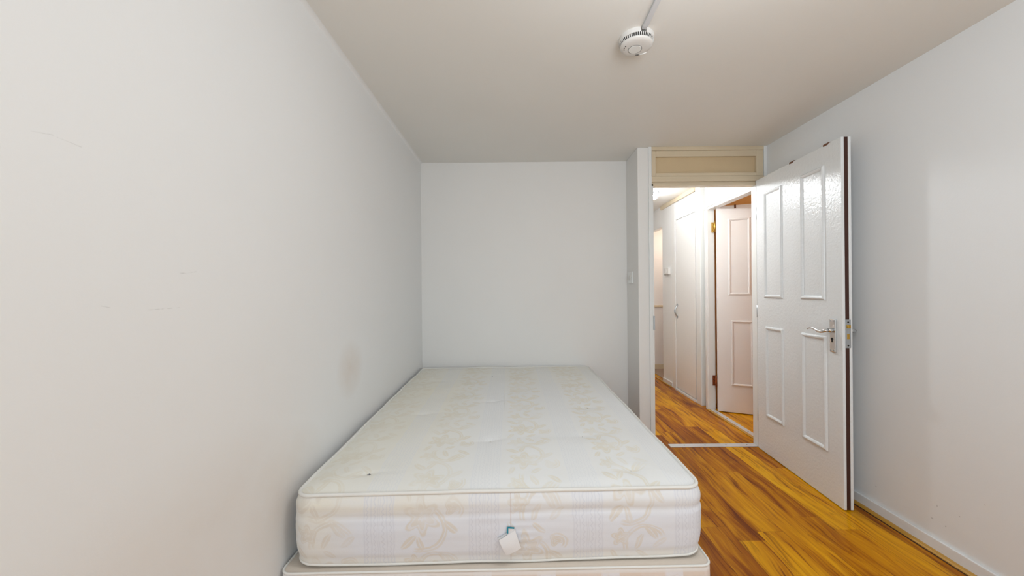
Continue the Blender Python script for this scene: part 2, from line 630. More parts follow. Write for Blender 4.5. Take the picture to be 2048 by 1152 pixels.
# hallway, side room and far room
tag(box('wall_hall_end', 'hall_wall', 0.985, 5.75, 0, 1.93, 5.85, H), 'white wall closing the far end of the hallway', 'wall', kind=ST)
bm = bmesh.new()
bx(bm, 1.86, 4.55, 0, 1.93, 4.865, H, 0.004)
bx(bm, 1.86, 4.865, 2.00, 1.93, 5.75, H)
bx(bm, 1.86, 5.585, 0, 1.93, 5.75, 2.00)
bx(bm, 1.86, 3.945, 2.215, 1.93, 4.55, H)
tag(link('wall_hall_side', bm, 'hall_wall'), 'bright white hallway wall carrying the thermostat', 'wall', kind=ST)
bm = bmesh.new()
bx(bm, 1.95, 2.1, 0, 2.0, 2.9, H)
bx(bm, 1.95, 2.05, 0, 3.5, 2.1, H)
bx(bm, 3.5, 2.05, 0, 3.55, 3.9, H)
bx(bm, 1.93, 3.86, 0, 3.5, 3.9, H)
tag(link('wall_side_room', bm, 'side_wall'), 'dim tan wall of the room behind the half open side door', 'wall', kind=ST)
bm = bmesh.new()
bx(bm, 1.93, 5.6, 0, 3.1, 5.66, H)
bx(bm, 3.1, 4.8, 0, 3.15, 5.66, H)
bx(bm, 1.93, 4.8, 0, 3.1, 4.85, H)
tag(link('wall_far_room', bm, 'far_wall'), 'warm pinkish wall with dado rail past the hallway corner', 'wall', kind=ST)
bm = bmesh.new()
bx(bm, 1.93, 5.585, 0.925, 3.1, 5.6, 0.955, 0.003)
tag(link('trim_5', bm, 'frame'), 'cream dado rail across the far room wall', 'trim', kind=ST)
bm = bmesh.new()
bx(bm, 1.93, 5.585, 0, 3.1, 5.6, 0.075, 0.004)
tag(link('baseboard_far', bm, 'frame'), 'cream skirting board under the dado rail in the far room', 'baseboard', kind=ST)
tag(box('floor_far_room', 'carpet', 1.91, 4.87, 0.0, 3.1, 5.6, 0.006), 'brownish carpet beyond the far hallway doorway', 'carpet', kind=ST)

# skirting and wooden bead along the bedroom wall
bm = bmesh.new()
bx(bm, 1.857, -2.3, 0, 1.87, 2.82, 0.058, 0.003)
tag(link('baseboard_right', bm, 'skirting'), 'low white skirting board along the bedroom wall behind the door', 'baseboard', kind=ST)
bm = bmesh.new()
n = 6
pts = [(1.857, 0.0)] + [(1.857 - 0.021 * math.sin(k * PI / 2 / n), 0.011 * math.cos(k * PI / 2 / n)) for k in range(n + 1)]
va = [bm.verts.new((x, -2.3, z)) for x, z in pts]
vb = [bm.verts.new((x, 2.815, z)) for x, z in pts]
bm.faces.new(va)
bm.faces.new(vb[::-1])
for i in range(len(pts)):
    j = (i + 1) % len(pts)
    bm.faces.new((va[i], va[j], vb[j], vb[i]))
bead = tag(link('trim_3', bm, 'bead'), 'wooden bead between the white skirting and the bedroom floor', 'trim', kind=ST)
box('gap_shade', 'brown', 1.8285, -2.3, 0.0, 1.8365, 2.815, 0.0012, bead)  # dark strip laid in for the shade line in front of the bead
bm = bmesh.new()
bx(bm, 1.845, 4.55, 0.0, 1.86, 4.85, 0.055, 0.003)
tag(link('baseboard_hall', bm, 'skirting'), 'white skirting board below the hallway thermostat', 'baseboard', kind=ST)
bm = bmesh.new()
bx(bm, 1.828, 4.55, 0, 1.845, 5.7, 0.010, 0.003)
bx(bm, 1.838, 2.89, 0, 1.866, 3.70, 0.007, 0.002)
tag(link('trim_4', bm, 'bead'), 'thin wooden floor bead along the hallway wall and side doorway', 'trim', kind=ST)
bm = bmesh.new()
bx(bm, 1.834, 3.92, 2.215, 1.86, 4.865, H, 0.006)
tag(link('trim_6', bm, 'frame'), 'cream cornice strip above the hallway cupboard', 'trim', kind=ST)

# ------------------------------------------------------------------ bedroom door frame (trim_1)
t = thing('trim_1', 'cream painted bedroom door frame with blank panel above the doorway', 'door frame', kind=ST)
Y0, Y1 = 2.82, 2.88
bm = bmesh.new()
bx(bm, 0.980, Y0 - 0.004, 0, 1.002, Y1, H, 0.002)
bx(bm, 1.000, Y0 + 0.004, 0, 1.016, Y1, 1.985, 0.002)
bx(bm, 1.787, Y0, 0, 1.868, Y1, 2.0, 0.002)
bx(bm, 1.846, Y0 - 0.004, 2.0, 1.870, Y1, H, 0.002)
link('jamb', bm, 'frame_white', t)
bm = bmesh.new()
bx(bm, 1.002, Y0 + 0.004, 1.968, 1.846, Y1, 1.988)
bx(bm, 1.002, Y0 - 0.002, 2.000, 1.846, Y1, 2.040, 0.002)
bx(bm, 1.002, Y0 + 0.014, 1.985, 1.846, Y1, 2.003)
bx(bm, 1.002, Y0 - 0.004, 2.234, 1.846, Y1, H, 0.002)
link('head', bm, 'frame', t)
bm = bmesh.new()
for a in ((1.004, 2.041, 1.034, 2.233), (1.790, 2.041, 1.844, 2.233), (1.034, 2.041, 1.790, 2.064), (1.034, 2.187, 1.790, 2.233)):
    bx(bm, a[0], Y0, a[1], a[2], Y1 - 0.01, a[3], 0.002)
link('panel_frame', bm, 'frame', t)
bm = bmesh.new()
bx(bm, 1.034, Y0 + 0.022, 2.064, 1.790, Y0 + 0.04, 2.187)
link('panel', bm, 'transom', t)
bm = bmesh.new()
bx(bm, 1.008, Y0 - 0.006, 0.885, 1.0175, Y0 + 0.03, 0.990, 0.001)
link('strike_plate', bm, 'steel', t)['label'] = 'thin grey steel strike plate'
bm = bmesh.new()
bx(bm, 1.002, Y0 - 0.012, 0.0, 1.085, Y0 + 0.035, 0.012, 0.002)
link('sill_block', bm, 'frame_white', t)


# metal threshold strips
def strip(name, label, x0, y0, x1, y1, screws, along):
    t = thing(name, label, 'threshold strip', ((x0 + x1) / 2, (y0 + y1) / 2, 0), group=None)
    cx_, cy_ = (x0 + x1) / 2, (y0 + y1) / 2
    bm = bmesh.new()
    bx(bm, x0 - cx_, y0 - cy_, 0.0, x1 - cx_, y1 - cy_, 0.006, 0.002)
    link('bar', bm, 'strip_metal', t)
    for sx, sy in screws:
        bm = bmesh.new()
        disc(bm, (sx - cx_, sy - cy_, 0.0062), 0.0045, (0, 0, 1), 0.0012, 12)
        link('screw', bm, 'dark', t)
    return t


strip('threshold_strip', 'pale metal threshold strip across the bedroom doorway floor', 1.128, 2.818, 1.785, 2.872,
      [(x, 2.846) for x in (1.243, 1.399, 1.558, 1.717)], 'x')
strip('threshold_strip', 'grey metal threshold strip under the half open hallway side door', 1.867, 2.90, 1.912, 3.69,
      [(1.887, y) for y in (2.95, 3.109, 3.271, 3.427, 3.595)], 'y')

# ------------------------------------------------------------------ side door frame (trim_2)
t = thing('trim_2', 'glossy white frame of the hallway side doorway with panel above', 'door frame', kind=ST)
bm = bmesh.new()
bx(bm, 1.860, 3.70, 0, 1.93, 3.745, 2.25, 0.003)
bx(bm, 1.852, 3.705, 0, 1.862, 3.742, 1.97, 0.002)
bx(bm, 1.905, 3.745, 0, 1.93, 3.818, H)
bx(bm, 1.845, 3.818, 0, 1.93, 3.918, H, 0.006)
bx(bm, 1.880, 3.765, 0, 1.906, 3.785, H, 0.004)
bx(bm, 1.868, 2.885, 0, 1.95, 2.935, H, 0.003)
link('jamb', bm, 'frame_white', t)
bm = bmesh.new()
bx(bm, 1.858, 2.935, 1.970, 1.93, 3.70, 1.994, 0.002)
bx(bm, 1.850, 2.935, 1.994, 1.93, 3.712, 2.060, 0.004)
bx(bm, 1.852, 2.935, 2.235, 1.93, 3.70, H, 0.002)
link('head', bm, 'frame_white', t)
bm = bmesh.new()
bx(bm, 1.885, 2.935, 2.060, 1.90, 3.70, 2.236)
link('panel', bm, 'frame_white', t)

# ------------------------------------------------------------------ doors
def moulding(bm, x0, z0, x1, z1, yf, wd=0.022, th=0.010):
    """a mitred rectangle of half-round moulding lying on the face y = yf, standing out to -y"""
    prof = [(0.0, 0.0), (0.10, 0.55), (0.30, 0.95), (0.55, 1.0), (0.8, 0.7), (0.92, 0.35), (1.0, 0.0)]
    rings = []
    for f, hgt in prof:
        d = f * wd
        rings.append([bm.verts.new((x, yf - hgt * th, z)) for x, z in ((x0 + d, z0 + d), (x1 - d, z0 + d), (x1 - d, z1 - d), (x0 + d, z1 - d))])
    for a, b in zip(rings, rings[1:]):
        for k in range(4):
            bm.faces.new((a[k], a[(k + 1) % 4], b[(k + 1) % 4], b[k]))


def lever_handle(t, hx, hz, sgn, y):
    """escutcheon plate with curved lever on face y; sgn -1 stands out to -y"""
    bm = bmesh.new()
    yy0, yy1 = sorted((y, y + sgn * 0.009))
    bx(bm, hx - 0.021, yy0, hz - 0.120, hx + 0.021, yy1, hz + 0.062, 0.004)
    p = link('handle_plate', bm, 'chrome', t)
    p['label'] = 'chrome handle plate'
    bm = bmesh.new()
    yc = y + sgn * (0.05 if sgn < 0 else 0.062)
    tube(bm, [(hx, y + sgn * 0.005, hz), (hx, y + sgn * 0.02, hz), (hx, y + sgn * 0.032, hz)], [0.013, 0.012, 0.010], 14)
    pts, rad = [], []
    for k in range(17):
        s = k / 16
        pts.append((hx - 0.150 * s, yc - sgn * 0.010 * s * s, hz - 0.004 + 0.010 * math.sin(s * PI * 1.05) * s - 0.011 * math.sin(s * PI * 1.7) * (1 - s)))
        rad.append(0.0095 - 0.0055 * s if s > 0.25 else 0.0085)
    tube(bm, [(hx, y + sgn * 0.03, hz), (hx, y + sgn * 0.045, hz - 0.001), (hx - 0.006, yc, hz - 0.003)] + pts[1:], [0.010, 0.0095, 0.009] + rad[1:], 12)
    h = link('handle', bm, 'chrome', t, smooth=True)
    h['label'] = 'curved chrome lever handle'
    if sgn < 0:
        bm = bmesh.new()
        disc(bm, (hx - 0.001, y + sgn * 0.0095, hz - 0.048), 0.0075, (0, 1, 0), 0.002, 16)
        bx(bm, hx - 0.0045, y + sgn * 0.0105, hz - 0.066, hx + 0.0025, y + sgn * 0.0085, hz - 0.048)
        link('keyhole', bm, 'dark', p)
        for zz in (0.052, -0.110):
            for xx in (-0.012, 0.012):
                bm = bmesh.new()
                disc(bm, (hx + xx, y + sgn * 0.0095, hz + zz), 0.0035, (0, 1, 0), 0.0015, 10)
                link('screw', bm, 'steel', p)


ang = math.atan2(-0.80, -0.053)            # the leaf swings towards the camera
t = thing('door_1', 'glossy white four panel bedroom door standing wide open with chrome lever handle', 'door',
          (1.775, 2.80, 0.0), ang, kind=ST)
# local: x along the leaf from the hinge, visible face looks to local -y ... so build on y <= 0 / y >= 0 with sign
DW, DT, ZB, ZT = 0.802, 0.050, 0.004, 1.996
# leaf spans local y 0 .. +DT (behind the visible face, towards the wall)
bm = bmesh.new()
bx(bm, 0, 0, ZB, DW, 0.015, ZT, 0.0025)
bx(bm, 0, 0.035, ZB, DW, DT, ZT, 0.0025)
bx(bm, 0.002, 0.014, ZB + 0.004, DW - 0.004, 0.036, ZT - 0.003)
leaf = link('leaf', bm, 'door', t)
bm = bmesh.new()
bx(bm, DW - 0.006, 0.0150, ZB + 0.001, DW - 0.0015, 0.0350, ZT - 0.001)
link('edge_strip', bm, 'brown', t)['label'] = 'dark brown unpainted strip down the door edge'
for x0, z0, x1, z1 in ((0.100, 1.122, 0.305, 1.880), (0.483, 1.122, 0.682, 1.884), (0.110, 0.273, 0.310, 0.919), (0.488, 0.270, 0.692, 0.917)):
    bm = bmesh.new()
    moulding(bm, x0, z0, x1, z1, 0.0, 0.024, 0.011)
    link('panel_moulding', bm, 'door', t)
lever_handle(t, 0.742, 0.957, -1, 0.0)
lever_handle(t, 0.742, 0.957, 1, DT)
bm = bmesh.new()
bx(bm, DW - 0.004, 0.013, 0.868, DW + 0.002, 0.041, 1.020, 0.001)
lk = link('lock_plate', bm, 'steel', t)
lk['label'] = 'grey steel lock plate on the door edge'
bm = bmesh.new()
bx(bm, DW, 0.020, 0.974, DW + 0.010, 0.036, 0.992, 0.003)
link('latch', bm, 'brass', lk)['label'] = 'brass latch bolt'
bm = bmesh.new()
bx(bm, DW, 0.021, 0.916, DW + 0.003, 0.034, 0.944, 0.001)
link('bolt', bm, 'brass', lk)['label'] = 'brass dead bolt'
for zz in (1.006, 0.882):
    bm = bmesh.new()
    disc(bm, (DW + 0.002, 0.027, zz), 0.0045, (1, 0, 0), 0.0015, 12)
    link('screw', bm, 'dark', lk)
for cx_ in (0.402, 0.696):
    bm = bmesh.new()
    bx(bm, cx_ - 0.020, -0.0025, ZT - 0.007, cx_ + 0.014, 0.018, ZT + 0.004, 0.001)
    bx(bm, cx_ + 0.008, -0.001, ZT - 0.002, cx_ + 0.022, 0.018, ZT + 0.005, 0.001)
    link('top_clip', bm, 'chip', t)['label'] = 'small brown clip over the top edge'
for zz in (0.25, 1.02, 1.75):
    bm = bmesh.new()
    tube(bm, [(-0.004, 0.004, zz - 0.045), (-0.004, 0.004, zz + 0.045)], 0.005, 10)
    link('hinge', bm, 'steel', t)

t = thing('door_2', 'white panelled side door half open off the hallway on brass hinge', 'door', (1.913, 3.632, 0.0),
          math.atan2(-0.402, 0.916), kind=ST)
bm = bmesh.new()
bx(bm, 0, 0, 0.008, 0.762, 0.042, 1.986, 0.002)
link('leaf', bm, 'door2', t)
for x0, z0, x1, z1 in ((0.100, 1.13, 0.283, 1.862), (0.479, 1.13, 0.662, 1.862), (0.118, 0.264, 0.302, 0.887), (0.479, 0.264, 0.662, 0.887)):
    bm = bmesh.new()
    moulding(bm, x0, z0, x1, z1, 0.0, 0.022, 0.009)
    link('panel_moulding', bm, 'door2', t)
bm = bmesh.new()
bx(bm, 0.152, -0.004, 1.955, 0.168, 0.02, 1.990, 0.001)
link('top_clip', bm, 'chip', t)['label'] = 'small brown clip over the top edge'
for zz, mt, lb in ((1.794, 'brass', 'shiny brass hinge'), (0.290, 'rust', 'rusty red brown hinge')):
    bm = bmesh.new()
    tube(bm, [(-0.012, 0.004, zz - 0.052), (-0.012, 0.004, zz + 0.052)], 0.0065, 12)
    h = link('hinge', bm, mt, t)
    h['label'] = lb
    bm = bmesh.new()
    # leaf of the hinge screwed to the frame
    th = -math.atan2(-0.402, 0.916)
    bx(bm, -0.042, -0.003, zz - 0.05, -0.012, 0.001, zz + 0.05, 0.001)
    for v in bm.verts:
        p = v.co - Vector((-0.012, 0, 0))
        # turn the plate so that it lies along the frame reveal
        v.co = Matrix.Rotation(th - 0.0, 3, 'Z') @ p + Vector((-0.012, 0.062, 0))
    q = link('hinge_plate', bm, mt, h)
    bm = bmesh.new()
    for k in range(3):
        pz = zz - 0.033 + 0.033 * k
        for dx_ in (-0.034, -0.022):
            pp = Matrix.Rotation(th, 3, 'Z') @ Vector((dx_ + 0.012, -0.004, 0)) + Vector((-0.012, 0.062, pz + (0.008 if dx_ < -0.03 else -0.004)))
            disc(bm, pp, 0.0035, Matrix.Rotation(th, 3, 'Z') @ Vector((0, -1, 0)), 0.002, 8)
    link('screw_heads', bm, 'dark', h)

# ------------------------------------------------------------------ hall cupboard
t = thing('hall_cupboard', 'tall cream fitted hallway cupboard with one curved chrome handle', 'cupboard', (1.86, 3.945, 0))
bm = bmesh.new()
bx(bm, 0.010, 0.0, 0.022, 0.46, 0.50, 2.214)
link('carcass', bm, 'cupboard', t)
bm = bmesh.new()
bx(bm, -0.022, -0.02, 0.0, 0.02, 0.50, 0.022, 0.002)
link('plinth', bm, 'skirting', t)
bm = bmesh.new()
bx(bm, -0.006, 0.006, 0.032, 0.0105, 0.492, 1.997, 0.003)
d = link('door', bm, 'cupboard', t)
bm = bmesh.new()
hp = []
for k in range(13):
    s = k / 12
    hp.append((-0.006 - 0.034 * math.sin(s * PI), 0.452 , 0.866 + 0.138 * s))
tube(bm, hp, [0.0055 + 0.003 * math.sin(k / 12 * PI) for k in range(13)], 10)
for zz in (0.866, 1.004):
    disc(bm, (-0.0095, 0.452, zz), 0.013, (1, 0, 0), 0.007, 14)
    disc(bm, (-0.0085, 0.452, zz + (0.014 if zz > 0.9 else -0.014)), 0.005, (1, 0, 0), 0.004, 10)
link('handle', bm, 'steel', d, smooth=False)['label'] = 'curved chrome bow handle'
bm = bmesh.new()
bx(bm, -0.006, 0.006, 2.006, 0.0105, 0.492, 2.212, 0.003)
link('upper_door', bm, 'cupboard', t)
bm = bmesh.new()
bx(bm, -0.010, 0.505, 0.0, 0.07, 0.603, 2.215, 0.005)
link('side_post', bm, 'cupboard', t)

# thermostat
t = thing('thermostat', 'small white thermostat box on the bright hallway wall', 'thermostat', (1.86, 4.69, 1.415))
bm = bmesh.new()
bx(bm, -0.030, -0.085, -0.042, 0.0, 0.045, 0.042, 0.004)
link('case', bm, 'plastic', t)
bm = bmesh.new()
bx(bm, -0.018, 0.062, -0.018, 0.0, 0.078, 0.040, 0.002)
bx(bm, -0.018, 0.062, -0.044, 0.0, 0.078, -0.026, 0.002)
link('sensor', bm, 'dark', t)['label'] = 'narrow dark sensor strip'
bm = bmesh.new()
disc(bm, (-0.031, -0.01, 0.0), 0.026, (1, 0, 0), 0.006, 24)
link('dial', bm, 'plastic_bright', t)

# hall spotlights: a small disc on the ceiling, a stem and a lit bulb that is the lamp itself
def spotlight(label, x, y, drop, mat):
    t = thing('ceiling_spotlight', label, 'light', (x, y, H))
    bm = bmesh.new()
    lathe(bm, [(0.0, 0.0), (0.052, 0.0), (0.052, -0.010), (0.046, -0.014), (0.0, -0.014)], 28)
    link('base', bm, 'steel', t)
    bm = bmesh.new()
    tube(bm, [(0, 0, -0.012), (0, 0, -drop + 0.02)], 0.012, 12)
    link('stem', bm, 'steel', t)
    bm = bmesh.new()
    bmesh.ops.create_uvsphere(bm, u_segments=20, v_segments=12, radius=0.028)
    for v in bm.verts:
        v.co += Vector((0, 0, -drop))
    link('bulb', bm, mat, t, smooth=True)


spotlight('small lit ceiling spotlight in the hallway seen past the door jamb', 1.505, 4.15, 0.050, 'bulb')
spotlight('lit hallway spotlight on a longer stem just past the bedroom door head', 1.08, 3.26, 0.215, 'bulb_near')

# ------------------------------------------------------------------ light switch on the alcove return
t = thing('light_switch', 'white light switch plate on the narrow wall return by the doorway', 'light switch', (0.90 + 0.085, 3.015, 1.286))
t.location = (0.90, 3.015, 1.286)
bm = bmesh.new()
bx(bm, -0.009, -0.056, -0.046, 0.0, 0.056, 0.046, 0.003)
link('plate', bm, 'plastic_bright', t)
for yy in (-0.018, 0.018):
    bm = bmesh.new()
    bx(bm, -0.0135, yy - 0.011, -0.020, -0.008, yy + 0.011, 0.020, 0.002)
    for v in bm.verts:
        if v.co.z > 0 and v.co.x < -0.011:
            v.co.x += 0.003
    link('rocker', bm, 'plastic', t)
for yy in (-0.045, 0.045):
    bm = bmesh.new()
    disc(bm, (-0.0092, yy, 0.0), 0.0035, (1, 0, 0), 0.0012, 10)
    link('screw', bm, 'steel', t)

# ------------------------------------------------------------------ smoke alarm and its trunking
t = thing('smoke_alarm', 'round white smoke alarm with dark vents on the ceiling', 'smoke alarm', (0.508, 1.600, H))
na = -PI / 2 + 0.14                       # direction of the cable notch, towards the camera
bm = bmesh.new()
lathe(bm, [(0.030, 0.0), (0.0725, 0.0), (0.0725, -0.017), (0.0715, -0.0185), (0.030, -0.0185)], 70, na + 0.17, na + 2 * PI - 0.17)
link('base', bm, 'plastic', t)
bm = bmesh.new()
bx(bm, -0.012, -0.045, -0.018, 0.012, -0.030, -0.001)
bmesh.ops.rotate(bm, cent=(0, 0, 0), matrix=Matrix.Rotation(na + PI / 2, 3, 'Z'), verts=bm.verts)
link('cable_notch', bm, 'dark', t)
bm = bmesh.new()
lathe(bm, [(0.0, -0.0180), (0.0700, -0.0180), (0.0640, -0.0305), (0.0, -0.0305)], 64)
link('vent_recess', bm, 'dark', t)
bm = bmesh.new()
for k in range(52):
    a = 2 * PI * k / 52
    tb = bmesh.new()
    bmesh.ops.create_cube(tb, size=1.0)
    for v in tb.verts:
        zz = -0.0245 + v.co.z * 0.0125
        p = Vector((0.0718 + (zz + 0.018) * 0.46 + v.co.x * 0.005 - 0.0025, v.co.y * 0.0028, zz))
        v.co = Matrix.Rotation(a, 3, 'Z') @ p
    merge(bm, tb)
link('vent_grille', bm, 'plastic', t)
bm = bmesh.new()
lathe(bm, [(0.060, -0.0300), (0.0665, -0.0300), (0.0660, -0.0335), (0.063, -0.0375), (0.055, -0.0415), (0.042, -0.0435), (0.0, -0.0440)], 72)
for f in bm.faces:
    f.smooth = True
link('cover', bm, 'plastic', t)
bm = bmesh.new()
for k in range(3):
    disc(bm, (-0.049 - 0.002 * (k == 1), 0.010 - 0.011 * k, -0.0430), 0.0022, (0, 0, 1), 0.0015, 10)
    link('indicator_light', bm, 'dark', t)
    bm = bmesh.new()
bm.free()
bm = bmesh.new()
lathe(bm, [(0.0, -0.0455), (0.0255, -0.0455), (0.0275, -0.0440), (0.0275, -0.0425)], 40, c=(-0.004, 0.006))
link('test_button', bm, 'plastic_bright', t)
bm = bmesh.new()
lathe(bm, [(0.0273, -0.0436), (0.0273, -0.0442), (0.0290, -0.0440), (0.0290, -0.0430)], 40, c=(-0.004, 0.006))
link('button_groove', bm, 'dark', t)
bm = bmesh.new()
bx(bm, 0.010, 0.042, -0.0432, 0.024, 0.047, -0.0405)
link('sounder_slot', bm, 'dark', t)
bm = bmesh.new()
tube(bm, [(0.028, 0.044, -0.0405), (0.040, 0.040, -0.0405), (0.054, 0.030, -0.0400)], [0.0035, 0.0045, 0.0025], 10)
link('release_tab', bm, 'plastic_bright', t)

bm = bmesh.new()
bx(bm, 0.509, -2.28, H - 0.012, 0.527, 1.528, H, 0.002)
bx(bm, 0.5075, -2.28, H - 0.0135, 0.5285, 1.512, H - 0.009, 0.0015)
tag(link('cable_trunking', bm, 'conduit'), 'thin pale grey plastic cable trunking running along the ceiling to the smoke alarm', 'cable trunking')

# ------------------------------------------------------------------ divan base
BR = 0.015
t = thing('divan_base', 'beige and white damask divan bed base under the mattress', 'bed base', (-0.077, 1.208, 0.0), BR)
bm = bmesh.new()
NX = 40
W2, L2_, R2 = 0.702, 1.885, 0.035


def rrect(hw, y0, y1, r, per):
    """rounded rectangle outline, per = points along (width, length, corner)"""
    r = max(r, 1e-4)
    out = []
    nw, nl, nc = per
    cs = [(hw - r, y0 + r, -PI / 2), (hw - r, y1 - r, 0.0), (-hw + r, y1 - r, PI / 2), (-hw + r, y0 + r, PI)]
    edges = [nl, nw, nl, nw]
    for i, (cx_, cy_, a0) in enumerate(cs):
        for k in range(nc + 1):
            a = a0 + (PI / 2) * k / nc
            out.append((cx_ + r * math.cos(a), cy_ + r * math.sin(a)))
        nx_ = cs[(i + 1) % 4]
        a1 = a0 + PI / 2
        p0 = Vector((cx_ + r * math.cos(a1), cy_ + r * math.sin(a1)))
        p1 = Vector((nx_[0] + r * math.cos(a1), nx_[1] + r * math.sin(a1)))
        for k in range(1, edges[i]):
            q = p0.lerp(p1, k / edges[i])
            out.append((q.x, q.y))
    return out


per = (40, 50, 5)
levels = [(0.075, -0.006, 0), (0.080, 0.0, 0), (0.16, 0.001, 0), (0.235, 0.001, 0), (0.277, 0.0, 0), (0.285, -0.002, 0), (0.290, -0.008, 0)]
rings = []
for z, o, _ in levels:
    rings.append([bm.verts.new((x, y, z + 0.0015 * noise.noise(Vector((x * 6, y * 6, z * 4))))) for x, y in rrect(W2 + o, -o, L2_ + o, R2 + o, per)])
for a, b in zip(rings, rings[1:]):
    for k in range(len(a)):
        f = bm.faces.new((a[k], a[(k + 1) % len(a)], b[(k + 1) % len(a)], b[k]))
        f.smooth = True
bm.faces.new(rings[0])
link('base_box', bm, 'divan', t)
bm = bmesh.new()
rg = []
for o in (-0.007, -0.03, -0.10, -0.3, -0.6):
    rg.append([bm.verts.new((x, y, 0.290 + (0.001 if o < -0.01 else 0.0))) for x, y in rrect(W2 + o, -o, L2_ + o, max(R2 + o, 0.002), per)])
for a, b in zip(rg, rg[1:]):
    for k in range(len(a)):
        bm.faces.new((a[k], a[(k + 1) % len(a)], b[(k + 1) % len(a)], b[k]))
bm.faces.new(rg[-1])
link('top_cloth', bm, 'divan_top', t)['label'] = 'plain beige cloth top'
bm = bmesh.new()
tube(bm, [(x, y, 0.289) for x, y in rrect(W2 - 0.003, 0.003, L2_ - 0.003, R2 - 0.003, per)], 0.004, 8, closed=True)
link('edge_piping', bm, 'piping', t, smooth=True)
for xx in (-0.58, 0.58):
    for yy in (0.10, 1.78):
        bm = bmesh.new()
        disc(bm, (xx, yy, 0.028), 0.028, (1, 0, 0), 0.022, 20)
        bx(bm, xx - 0.014, yy - 0.014, 0.040, xx + 0.014, yy + 0.014, 0.078)
        link('castor', bm, 'castor', t)

# ------------------------------------------------------------------ mattress
MW, ML, MZ = 1.345, 1.852, 0.292
t = thing('mattress', 'cream and white floral damask mattress with a loose white label on its front border', 'mattress', (-0.067, 1.240, MZ), 0.026)
HW, RC = MW / 2, 0.055
per = (120, 110, 10)


def topz(x, y):
    """height of the top piping / panel edge above the mattress underside"""
    f = min(max(y / ML, 0), 1)
    z = 0.236 + 0.028 * (f * f * (3 - 2 * f)) ** 0.8
    z += 0.003 * noise.noise(Vector((x * 5, y * 5, 1.0)))
    # corners of the foot end sag a little
    cxd = HW - abs(x)
    z -= 0.003 * math.exp(-max(cxd, 0) / 0.07) * math.exp(-max(y, 0) / 0.10)
    return z


def botz(x, y):
    cxd = HW - abs(x)
    return 0.004 + 0.013 * math.exp(-max(cxd, 0) / 0.06) * math.exp(-max(y, 0) / 0.07) + 0.002 * noise.noise(Vector((x * 4, y * 4, 9.0)))


def bulge(tt, x, y):
    b = 0.017 * max(math.sin(PI * min(max(tt, 0), 1)), 0.0) ** 0.5
    s = x if y < 0.2 else y
    far = 0.0 if y < 0.2 else 4.0
    # the cloth sags: one soft overhanging roll under the top edge, a long fold below it, then almost flat
    b += 0.0045 * math.exp(-((tt - 0.86 - 0.02 * noise.noise(Vector((s * 2.2, far, 1.0)))) / 0.075) ** 2)
    f1 = 0.715 + 0.035 * s + 0.030 * noise.noise(Vector((s * 2.4, far, 0.0)))
    a1 = 0.0040 * (0.65 + 0.9 * noise.noise(Vector((s * 1.9, far, 5.0))))
    b -= a1 * math.exp(-((tt - f1) / 0.030) ** 2)
    f2 = 0.60 + 0.05 * noise.noise(Vector((s * 2.0, far, 8.0)))
    b -= 0.0022 * max(0.0, noise.noise(Vector((s * 1.7, far, 12.0))) + 0.25) * math.exp(-((tt - f2) / 0.022) ** 2)
    f3 = 0.11 + 0.03 * noise.noise(Vector((s * 3.0, far, 14.0)))
    b -= 0.0025 * math.exp(-((tt - f3) / 0.035) ** 2)
    b += 0.0022 * noise.noise(Vector((s * 1.6, tt * 4.0, 3.0 + far))) * math.sin(PI * tt)
    b += 0.0010 * noise.noise(Vector((s * 9.0, tt * 22.0, 6.0 + far))) * math.sin(PI * tt)
    # gathers beside the seam
    if y < 0.2:
        b += 0.0016 * math.sin(tt * 60) * math.exp(-((x - 0.075) / 0.05) ** 2)
    return b


# border (sides)
bm = bmesh.new()
NL = 30
rings = []
base = rrect(HW, 0, ML, RC, per)
for i in range(NL + 1):
    tt = i / NL
    ring = []
    outl = rrect(HW + 0.01, -0.01, ML + 0.01, RC + 0.01, per)
    for (x, y), (xo, yo) in zip(base, outl):
        nx_, ny_ = (xo - x) / 0.01, (yo - y) / 0.01
        b = bulge(tt, x, y)
        z0, z1 = botz(x, y), topz(x, y)
        ring.append(bm.verts.new((x + nx_ * b, y + ny_ * b, z0 + (z1 - z0) * tt)))
    rings.append(ring)
for a, b in zip(rings, rings[1:]):
    for k in range(len(a)):
        f = bm.faces.new((a[k], a[(k + 1) % len(a)], b[(k + 1) % len(a)], b[k]))
        f.smooth = True
bm.faces.new(rings[0])
link('border', bm, 'fabric_side', t)['label'] = 'creased border panel with faded flowers and yellow stains'

# tufted top panel
TUFTS = []
cr, sr = math.cos(-0.026), math.sin(-0.026)
for wx, wy in ((-0.544, 1.343), (-0.202, 2.743), (0.274, 1.657), (0.364, 2.033), (-0.13, 1.62), (-0.50, 1.95), (-0.16, 2.15), (-0.56, 2.62), (0.36, 2.62), (0.40, 1.36)):
    dx_, dy_ = wx + 0.067, wy - 1.240
    TUFTS.append((dx_ * cr - dy_ * sr, dx_ * sr + dy_ * cr))


def panelz(x, y, d):
    z = topz(x, y) + 0.016 * (1 - math.exp(-d / 0.07))
    z += 0.004 * noise.noise(Vector((x * 4, y * 4, 4.0))) * min(d / 0.1, 1) + 0.0012 * noise.noise(Vector((x * 16, y * 11, 2.0))) * min(d / 0.05, 1)
    for tx, ty in TUFTS:
        q = math.hypot(x - tx, y - ty)
        if q < 0.30:
            z -= 0.0085 * math.exp(-q / 0.035)
            # short creases running sideways out of each tuft
            z -= 0.0028 * math.exp(-abs(x - tx) / 0.09) * math.exp(-((y - ty - 0.02 * math.sin((x - tx) * 9)) / 0.010) ** 2)
    return z


